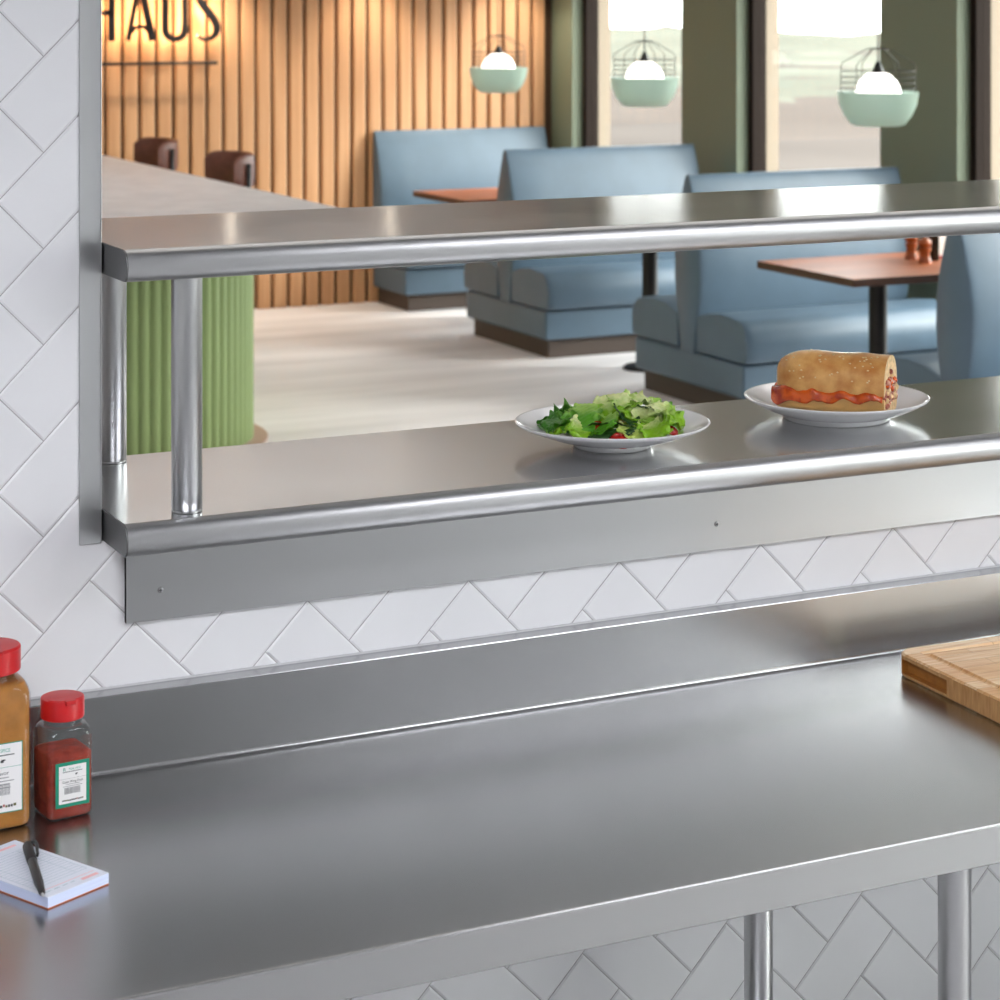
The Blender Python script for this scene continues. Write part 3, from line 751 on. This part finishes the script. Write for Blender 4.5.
# ------------------------------------------------------------------ booths
BLUE = mat('blue_vinyl', '#576b7c', .42, spec=.5); add_noise(BLUE, (6, 6, 6), .05, 3)
PLIN = mat('booth_plinth', '#4c4039', .6)
HW = [(.25, .070), (.33, .082), (.42, .104), (.52, .128), (.62, .140), (.72, .138), (.82, .118), (.90, .092), (.97, .066), (1.03, .042), (1.065, .026), (1.082, .010)]
BX0, BX1 = 5.43, 6.63
def backrest(parent, sides):
    m = MB(); n = 34; rings = []
    L_ = BX1 - BX0
    for i in range(n):
        t = i / (n - 1); t = .5 - .5 * math.cos(PI * t); d = min(t, 1 - t) * L_
        k_ = .80 + .20 * min(1, d / .16) ** .5
        lift = 0
        ring = []
        for z, w_ in HW: ring.append((t * L_, -w_ * k_, z))
        if sides == 2:
            for z, w_ in HW[::-1]: ring.append((t * L_, w_ * k_, z))
        else:
            ring.append((t * L_, .012, 1.078)); ring.append((t * L_, .012, .25))
        rings.append(ring)
    m.loft(rings, 0, True)
    return m.build('backrest', BLUE, parent, auto=50, bevel=.006, seg=2)
def cushion(parent, y_in, y_out, sgn):
    """seat cushion running along X with a rolled front edge"""
    prof = [(y_in, .262), (y_in, .425), (y_in + .10, .455), (y_in + .22, .468)]
    yo = y_out; r_ = .10
    prof += [(yo - .155, .462)]
    for q in range(0, 9):
        a = PI / 2 * q / 8; prof.append((yo - .105 + .105 * math.sin(a), .35 + .107 * math.cos(a)))
    prof += [(yo, .29), (yo - .012, .266), (yo - .03, .262)]
    m = MB(); L_ = BX1 - BX0
    rings = []
    for t, sc in ((0, .965), (.012, .99), (.04, 1.0), (L_ - .04, 1), (L_ - .012, .99), (L_, .965)):
        cy, cz = (y_in + yo) / 2, .36
        rings.append([(t, sgn * (cy + (y - cy) * sc), cz + (z - cz) * sc) for y, z in prof])
    m.loft(rings, 0, True)
    return m.build('seat_cushion', BLUE, parent, auto=40)
def booth(yc, double, label):
    b_ = thing('booth_bench', label, 'booth seat', (BX0 - (.05 if double else 0), yc, 0), 0, None)
    L_ = BX1 - BX0
    if double: y0, y1 = -.50, .50
    else: y0, y1 = -.50, .012
    pl = MB(); pl.box(.035, L_, y0 + .035, (y1 - .035) if double else y1, 0, .10); pl.build('plinth', PLIN, b_, bevel=.004)
    bs = MB(); bs.box(0, L_, y0, y1, .10, .255); bs.build('base', BLUE, b_, bevel=.014, seg=3)
    backrest(b_, 2 if double else 1)
    cushion(b_, .085, .535, -1)
    if double: cushion(b_, .085, .535, 1)
    return b_
booth(13.035, False, 'blue single-sided booth bench standing against the wooden slat wall')
booth(11.05, True, 'blue back-to-back booth bench second from the slat wall')
booth(9.09, True, 'blue back-to-back booth bench behind the sandwich, third from the slat wall')
booth(7.06, True, 'blue back-to-back booth bench nearest the kitchen, on the near side of the table with mills')

# ------------------------------------------------------------------ tables
WALN = mat('table_walnut', '#a8623a', .45, spec=.3); add_noise(WALN, (3, 30, 10), 0, 6, col2='#8a4a2a', lo=.3, hi=.7)
WALE = mat('table_edge', '#4a2c1c', .45)
DKM = mat('dark_metal', '#2a2421', .45, metal=.4)
def table(x, y, label):
    t = thing('dining_table', label, 'table', (x, y, 0))
    m = MB(); m.box(-.47, .47, -.37, .37, .716, .75)
    m.mi = [1, 0, 1, 1, 1, 1]; m.build('tabletop', [WALN, WALE], t, bevel=.003, seg=2)
    m = MB(); m.lathe([(.045, .02), (.04, .03), (.04, .709), (.09, .710), (.09, .7155)], 32, 0, T(-.085)); m.build('pedestal', DKM, t, auto=40)
    m = MB(); m.lathe([(.14, 0), (.14, .008), (.13, .015), (.05, .03)], 40, 0, T(-.085)); m.build('base', DKM, t, auto=40)
    return t
table(5.90, 12.05, 'walnut dining table between the slat wall booth and the second booth')
table(5.83, 10.08, 'walnut dining table mostly hidden behind the upper steel shelf')
table(5.81, 8.045, 'walnut dining table with wooden mills, beyond the sandwich')
# things on the table
MILLW = mat('mill_wood', '#a65322', .35); add_noise(MILLW, (20, 20, 60), .25, 4)
def mill(x, y, h, r, label):
    o = thing('pepper_mill', label, 'mill', (x, y, .75))
    m = MB(); m.lathe([(r, 0), (r, h * .08), (r * .78, h * .2), (r * .72, h * .4), (r * .95, h * .52), (r * .9, h * .6)], 28); m.build('body', MILLW, o, auto=50)
    m = MB(); m.lathe([(r * .6, h * .6), (r * .95, h * .68), (r, h * .8), (r * .8, h * .9), (r * .3, h * .95), (r * .28, h), (.001, h * 1.01)], 28); m.build('head', MILLW, o, auto=50)
    return o
mill(5.99, 8.165, .125, .030, 'turned wooden mill at the back of the pair on the walnut table')
mill(5.955, 8.02, .115, .030, 'turned wooden mill at the front of the pair on the walnut table')
m = MB(); m.box(-.018, .018, -.018, .018, 0, .13)
m.box(-.012, .012, -.012, .012, .13, .15)
tag(m.build('sauce_bottle', mat('dark_bottle', '#20130c', .2), bevel=.006, seg=3, loc=(6.05, 8.08, .75)), 'dark square sauce bottle beside the wooden mills', 'bottle')
m = MB()
m.box(-.045, .045, -.02, .02, 0, .012, 1); m.box(-.04, .04, -.012, .012, .012, .16, 0)
tag(m.build('napkin_holder', [mat('napkin_white', '#e8e2dc', .8), mat('holder_red', '#9a2c24', .5)], loc=(6.125, 8.15, .75)), 'stack of white napkins standing in a low holder on the walnut table', 'napkins')

# ------------------------------------------------------------------ pendant lamps
SAGE = bpy.data.materials.new('sage_glass'); SAGE.use_nodes = True
Nn, Ll, b = nodes(SAGE); b.inputs['Base Color'].default_value = lin('#bdd0c7'); b.inputs['Roughness'].default_value = .22; b.inputs['Coat Weight'].default_value = .3
tr = Nn.new('ShaderNodeBsdfTranslucent'); tr.inputs['Color'].default_value = lin('#d2dfd8'); mxs = Nn.new('ShaderNodeMixShader'); mxs.inputs['Fac'].default_value = .6
Ll.new(b.outputs['BSDF'], mxs.inputs[1]); Ll.new(tr.outputs['BSDF'], mxs.inputs[2]); Ll.new(mxs.outputs['Shader'], Nn['Material Output'].inputs['Surface'])
OPAL = mat('opal_globe', '#ffffff', .3, emit='#fffaf2', estr=2.2)
WIRE = mat('black_wire', '#2a2725', .5)
pr = .178
def pendant(x, y, label):
    p = thing('pendant_lamp', label, 'pendant lamp', (x, y, 1.35))
    m = MB()
    m.lathe([(.001, 0), (.10, 0), (.118, .006), (.150, .048), (.170, .096), (pr, .150), (pr - .006, .150), (.163, .096), (.143, .050), (.112, .014), (.001, .010)], 56)
    m.build('glass_bowl', SAGE, p, auto=60)
    m = MB(); m.lathe([(.001, .03)] + [(.102 * math.sin(a), .135 - .105 * math.cos(a)) for a in [PI * q / 18 for q in range(1, 17)]] + [(.028, .228)], 36); m.build('globe', OPAL, p)
    m = MB(); m.lathe([(.028, .226), (.030, .235), (.022, .25), (.012, .275), (.006, .285), (.001, .286)], 20); m.build('socket', BLACK, p, auto=50)
    m = MB(); m.tube([(0, 0, .285), (0, 0, 1.62)], .0035, 8); m.lathe([(.001, 1.618), (.05, 1.62), (.05, 1.645), (.001, 1.65)], 24); m.build('cord', WIRE, p, auto=50)
    m = MB(); rw = .0019
    for z in (.165, .19, .215, .242):
        m.tube([(.163 * math.cos(2 * PI * q / 40), .163 * math.sin(2 * PI * q / 40), z) for q in range(40)], rw, 6, closed=True)
    for q in range(6):
        a = 2 * PI * q / 6 + .35; c_, s_ = math.cos(a), math.sin(a)
        m.tube([(.163 * c_, .163 * s_, .146), (.163 * c_, .163 * s_, .262), (.155 * c_, .155 * s_, .278), (.05 * c_, .05 * s_, .338), (.012 * c_, .012 * s_, .343)], rw, 6)
    m.tube([(.05 * math.cos(2 * PI * q / 20), .05 * math.sin(2 * PI * q / 20), .338) for q in range(20)], rw, 6, closed=True)
    m.build('wire_cage', WIRE, p)
pendant(5.80, 8.15, 'sage glass pendant lamp with wire cage, largest of the three, hanging before the green pillar')
pendant(5.775, 10.19, 'sage glass pendant lamp with wire cage, hanging before the far window')
pendant(5.86, 12.12, 'sage glass pendant lamp with wire cage, hanging before the wooden slats')

# ------------------------------------------------------------------ bar counter and stools
BARG = mat('bar_green', '#879a62', .45)
STONE = mat('bar_stone', '#dcdbdc', .5, spec=.3); add_noise(STONE, (9, 9, 9), .06, 6)
bar = thing('bar_counter', 'long bar counter with grey stone top and fluted green rounded end', 'bar counter', (2.75, 9.41, 0))
m = MB()
body = []
rB = .56; Lb = 3.55
per = PI * rB; nf = 36
for i in range(nf * 8 + 1):
    a = PI + PI * i / (nf * 8); fl = .012 * abs(math.sin(PI * i / 8))
    body.append(((rB - .012 + fl) * math.cos(a), (rB - .012 + fl) * math.sin(a)))
for i in range(1, 70 * 4 + 1):
    fl = .012 * abs(math.sin(PI * i / 4)); body.append((rB - .012 + fl, Lb * i / 280))
for i in range(0, 70 * 4):
    fl = .012 * abs(math.sin(PI * i / 4)); body.append((-rB + .012 - fl, Lb - Lb * i / 280))
m.prism(body, .012, 1.0, axis='Z'); m.build('fluted_body', BARG, bar, auto=50)
m = MB(); o2 = [((rB + .062) * math.cos(PI + PI * i / 48), (rB + .062) * math.sin(PI + PI * i / 48)) for i in range(49)] + [(rB + .062, Lb), (-rB - .062, Lb)]
m.prism(o2, 0, .012, axis='Z'); m.build('base_plate', mat('bar_base', '#b79b8c', .5), bar, bevel=.003)
m = MB(); top = rrect(-.72, .667, -1.25, Lb + .08, .25, 10); m.prism(top, 1.0, 1.05, axis='Z'); m.build('stone_top', STONE, bar, bevel=.004)

LEATH = mat('brown_leather', '#6b3b2c', .45); add_noise(LEATH, (30, 30, 30), .18, 4)
def stool(x, y, label):
    s = thing('bar_stool', label, 'bar stool', (x, y, 0))
    m = MB(); m.lathe([(.001, .715), (.19, .715), (.205, .725), (.21, .745), (.19, .765), (.001, .772)], 40); m.build('seat', LEATH, s, auto=50)
    m = MB(); rings = []
    for i in range(25):
        a = R(-72 + 144 * i / 24); d = min(i, 24 - i) / 24; hh = .085 * (.55 + .45 * min(1, d / .10) ** .5); th = .016 * (.5 + .5 * min(1, d / .08) ** .5)
        ring = []
        for q in range(16):
            b_ = 2 * PI * q / 16; rr_ = .235 + th * math.copysign(abs(math.cos(b_)) ** .6, math.cos(b_)); zz = 1.05 + hh * math.copysign(abs(math.sin(b_)) ** .6, math.sin(b_))
            ring.append((rr_ * math.cos(a), rr_ * math.sin(a), zz))
        rings.append(ring)
    m.loft(rings, 0, True); m.build('backrest', LEATH, s, auto=60)
    for a in (-52, 52):
        m = MB(); c_, s_ = math.cos(R(a)), math.sin(R(a))
        m.tube([(.16 * c_, .16 * s_, .73), (.24 * c_, .24 * s_, .80), (.262 * c_, .262 * s_, .92), (.263 * c_, .263 * s_, 1.09)], .011, 10); m.build('back_post', BLACK, s)
    for a in (45, 135, 225, 315):
        m = MB(); c_, s_ = math.cos(R(a)), math.sin(R(a)); m.tube([(.14 * c_, .14 * s_, .72), (.22 * c_, .22 * s_, 0)], .012, 10); m.build('leg', BLACK, s)
    m = MB(); m.tube([(.198 * math.cos(2 * PI * q / 32), .198 * math.sin(2 * PI * q / 32), .24) for q in range(32)], .009, 8, closed=True); m.build('footrest', BLACK, s)
    return s
stool(3.56, 10.75, 'bar stool with curved brown leather back, nearer of the two behind the bar top')
stool(3.56, 12.0, 'bar stool with curved brown leather back, farther of the two behind the bar top')

# ------------------------------------------------------------------ outside
GRD = mat('outside_ground', '#4a4542', 1.0, spec=0); add_noise(GRD, (.2, .2, .2), .08, 4)
k = MB(); k.box(-60, 76, -120, 150, -.3, -.15); struct(k, 'ground', GRD)
HILL = mat('hazy_field', '#55564f', 1.0, spec=0); add_noise(HILL, (.08, .08, .08), .14, 6)
hl = MB(); rings = []
for i in range(50):
    x = 24 + i * 1.0
    e = max(0, min(1, (x - 24) / 20))
    rings.append([(x, y, -.16 + e * (.1 + .35 * noise.noise((y * .05, x * .04, 0)) + .55 * noise.noise((y * .25, x * .25, 3)))) for y in [-60 + q * 2 for q in range(104)]])
hl.loft(rings, 0, True, False, False, closed=False)
struct(hl, 'field', HILL)

# ------------------------------------------------------------------ lights
k = MB(); y0, y1, z0, z1 = KW
k.box(5.0, 5.08, y0 + .0005, y0 + .06, z0, z1); k.box(5.0, 5.08, y1 - .06, y1 - .0005, z0, z1); k.box(5.0, 5.08, (y0 + y1) / 2 - .03, (y0 + y1) / 2 + .03, z0, z1)
k.box(5.0, 5.08, y0 + .06, y1 - .06, z0, z0 + .06); k.box(5.0, 5.08, y0 + .06, y1 - .06, z1 - .06, z1)
f = struct(k, 'window_6', MATS['window_frame_brown'])  # frame of the added kitchen window
for q in (0, 1):
    k = MB(); a = y0 + .06 if q == 0 else (y0 + y1) / 2 + .03; b_ = (y0 + y1) / 2 - .03 if q == 0 else y1 - .06
    k.box(5.035, 5.041, a, b_, z0 + .06, z1 - .06); k.build('pane', PANE, f)
w = bpy.data.worlds.new('sky'); scene.world = w; w.use_nodes = True
wn, wlk = w.node_tree.nodes, w.node_tree.links; bg = wn['Background']
bg.inputs['Color'].default_value = (.98, .99, 1.0, 1); bg.inputs['Strength'].default_value = SKY
sun = bpy.data.lights.new('sun', 'SUN'); sun.energy = SUN; sun.angle = R(22); sun.color = (1, .96, .91)
so = bpy.data.objects.new('sun', sun); COL.objects.link(so)
d = Vector((-.80, .45, -.42)).normalized(); so.rotation_euler = d.to_track_quat('-Z', 'Y').to_euler()
def portal(x, y0, y1, z0, z1):
    pl = bpy.data.lights.new('window_daylight', 'AREA'); pl.shape = 'RECTANGLE'; pl.size = y1 - y0; pl.size_y = z1 - z0; pl.cycles.is_portal = True
    o = bpy.data.objects.new('window_daylight', pl); COL.objects.link(o); o.location = (x, (y0 + y1) / 2, (z0 + z1) / 2); o.rotation_euler = Vector((-1, 0, 0)).to_track_quat('-Z', 'Z').to_euler()
for a, b_ in WIN: portal(XW + .29, a, b_, .35, WT)
portal(5.11, *KW)

def fill_panel(x, y, z, sx, sy, strength, label, col='#ffffff'):
    t = thing('fill_panel', label, 'ceiling light', (x, y, z))
    em = mat('diffuser_%g_%s' % (strength, col), '#ffffff', .5, emit=col, estr=strength)
    m = MB(); m.box(-sx / 2, sx / 2, -sy / 2, sy / 2, -.03, -.025); m.build('diffuser', em, t)
    m = MB()
    for a in (-1, 1): m.box(a * sx / 2 - .015, a * sx / 2 + .015, -sy / 2 - .015, sy / 2 + .015, -.035, 0); m.box(-sx / 2 + .015, sx / 2 - .015, a * sy / 2 - .015, a * sy / 2 + .015, -.035, 0)
    m.build('frame', mat('light_frame', '#dddddd', .5), t)
fill_panel(3.0, .7, 2.9, 1.8, .7, K1, 'added fill light panel over the right half of the kitchen aisle', '#f8f9ff')  # unseen panel added to brighten tiles and steel on the right
fill_panel(-.2, .7, 2.9, 1.2, .7, K2, 'added fill light panel over the left half of the kitchen aisle', '#f8f9ff')  # unseen panel added to brighten the tiles on the left
fill_panel(3.0, 4.2, 3.0, 5.0, 1.2, D1, 'long added fill light panel over the dining room beside the kitchen wall', '#fffaf4')  # unseen panel added as dining fill, clear of the shelf reflections
fill_panel(-.9, 8.2, 3.0, 2.0, 4.0, 1.6, 'narrow added fill light panel along the left side of the dining room', '#f6f9ff')  # unseen panel added to light the booths' left ends
fill_panel(2.9, 10.2, 3.0, 3.6, 2.6, .55, 'wide added luminous fill panel above the bar and booths', '#fffcf8')  # unseen panel added so the lower shelf reflects something bright
for i, xx in enumerate((2.36, 3.37, 4.377, 5.386, 6.39)):
    t = thing('wall_washer_spot', 'small round ceiling spotlight washing the slat wall', 'spotlight', (xx, 12.72, 2.28), group='wall washer spots over the slat wall')
    m = MB(); m.lathe([(.05, 0), (.05, -.07), (.042, -.07), (.042, -.02)], 24, cap0=False, cap1=False); m.build('housing', BLACK, t)
    m = MB(); m.lathe([(.001, -.055), (.041, -.055)], 24, cap0=False, cap1=False); m.build('lens', mat('spot_lens', '#ffffff', .5, emit='#ffe7c4', estr=60), t)
    sl = bpy.data.lights.new('spot', 'SPOT'); sl.energy = SPOT; sl.spot_size = R(95); sl.spot_blend = .8; sl.color = (1, .88, .72); sl.shadow_soft_size = .04
    lo = bpy.data.objects.new('spot', sl); COL.objects.link(lo); lo.parent = t; lo.location = (0, 0, -.075)
    lo.rotation_euler = Vector((0, .25, -1)).to_track_quat('-Z', 'Y').to_euler()

for xx in (2.27, 3.28, 4.285, 5.295):
    t = thing('tube_wall_lamp', 'short glowing tube lamp on the added grey bulkhead over the slat wall', 'wall lamp', (xx, 12.55, 2.62), group='tube lamps on the added bulkhead')
    m = MB(); m.tube([(0, 0, 0), (0, -.06, 0), (0, -.07, -.01), (0, -.07, -.04)], .008, 8); m.lathe([(.001, 0), (.03, 0), (.03, .012), (.001, .012)], 20, 0, T(0, 0, 0, 0, PI / 2)); m.build('bracket', BLACK, t)
    m = MB(); m.lathe([(.001, -.20), (.008, -.20), (.011, -.19), (.011, .11), (.008, .12), (.001, .12)], 20, 0, T(0, -.095, -.02)); m.build('tube', mat('tube_glow', '#ffffff', .5, emit='#fff1dc', estr=7), t)

# ------------------------------------------------------------------ colour management
scene.view_settings.view_transform = 'Standard'
scene.view_settings.look = 'None'
scene.view_settings.gamma = 1
scene.view_settings.use_curve_mapping = False
scene.view_settings.exposure = .16
scene.cycles.use_denoising = True
scene.cycles.max_bounces = 10
scene.cycles.transparent_max_bounces = 16
scene.cycles.sample_clamp_indirect = 8
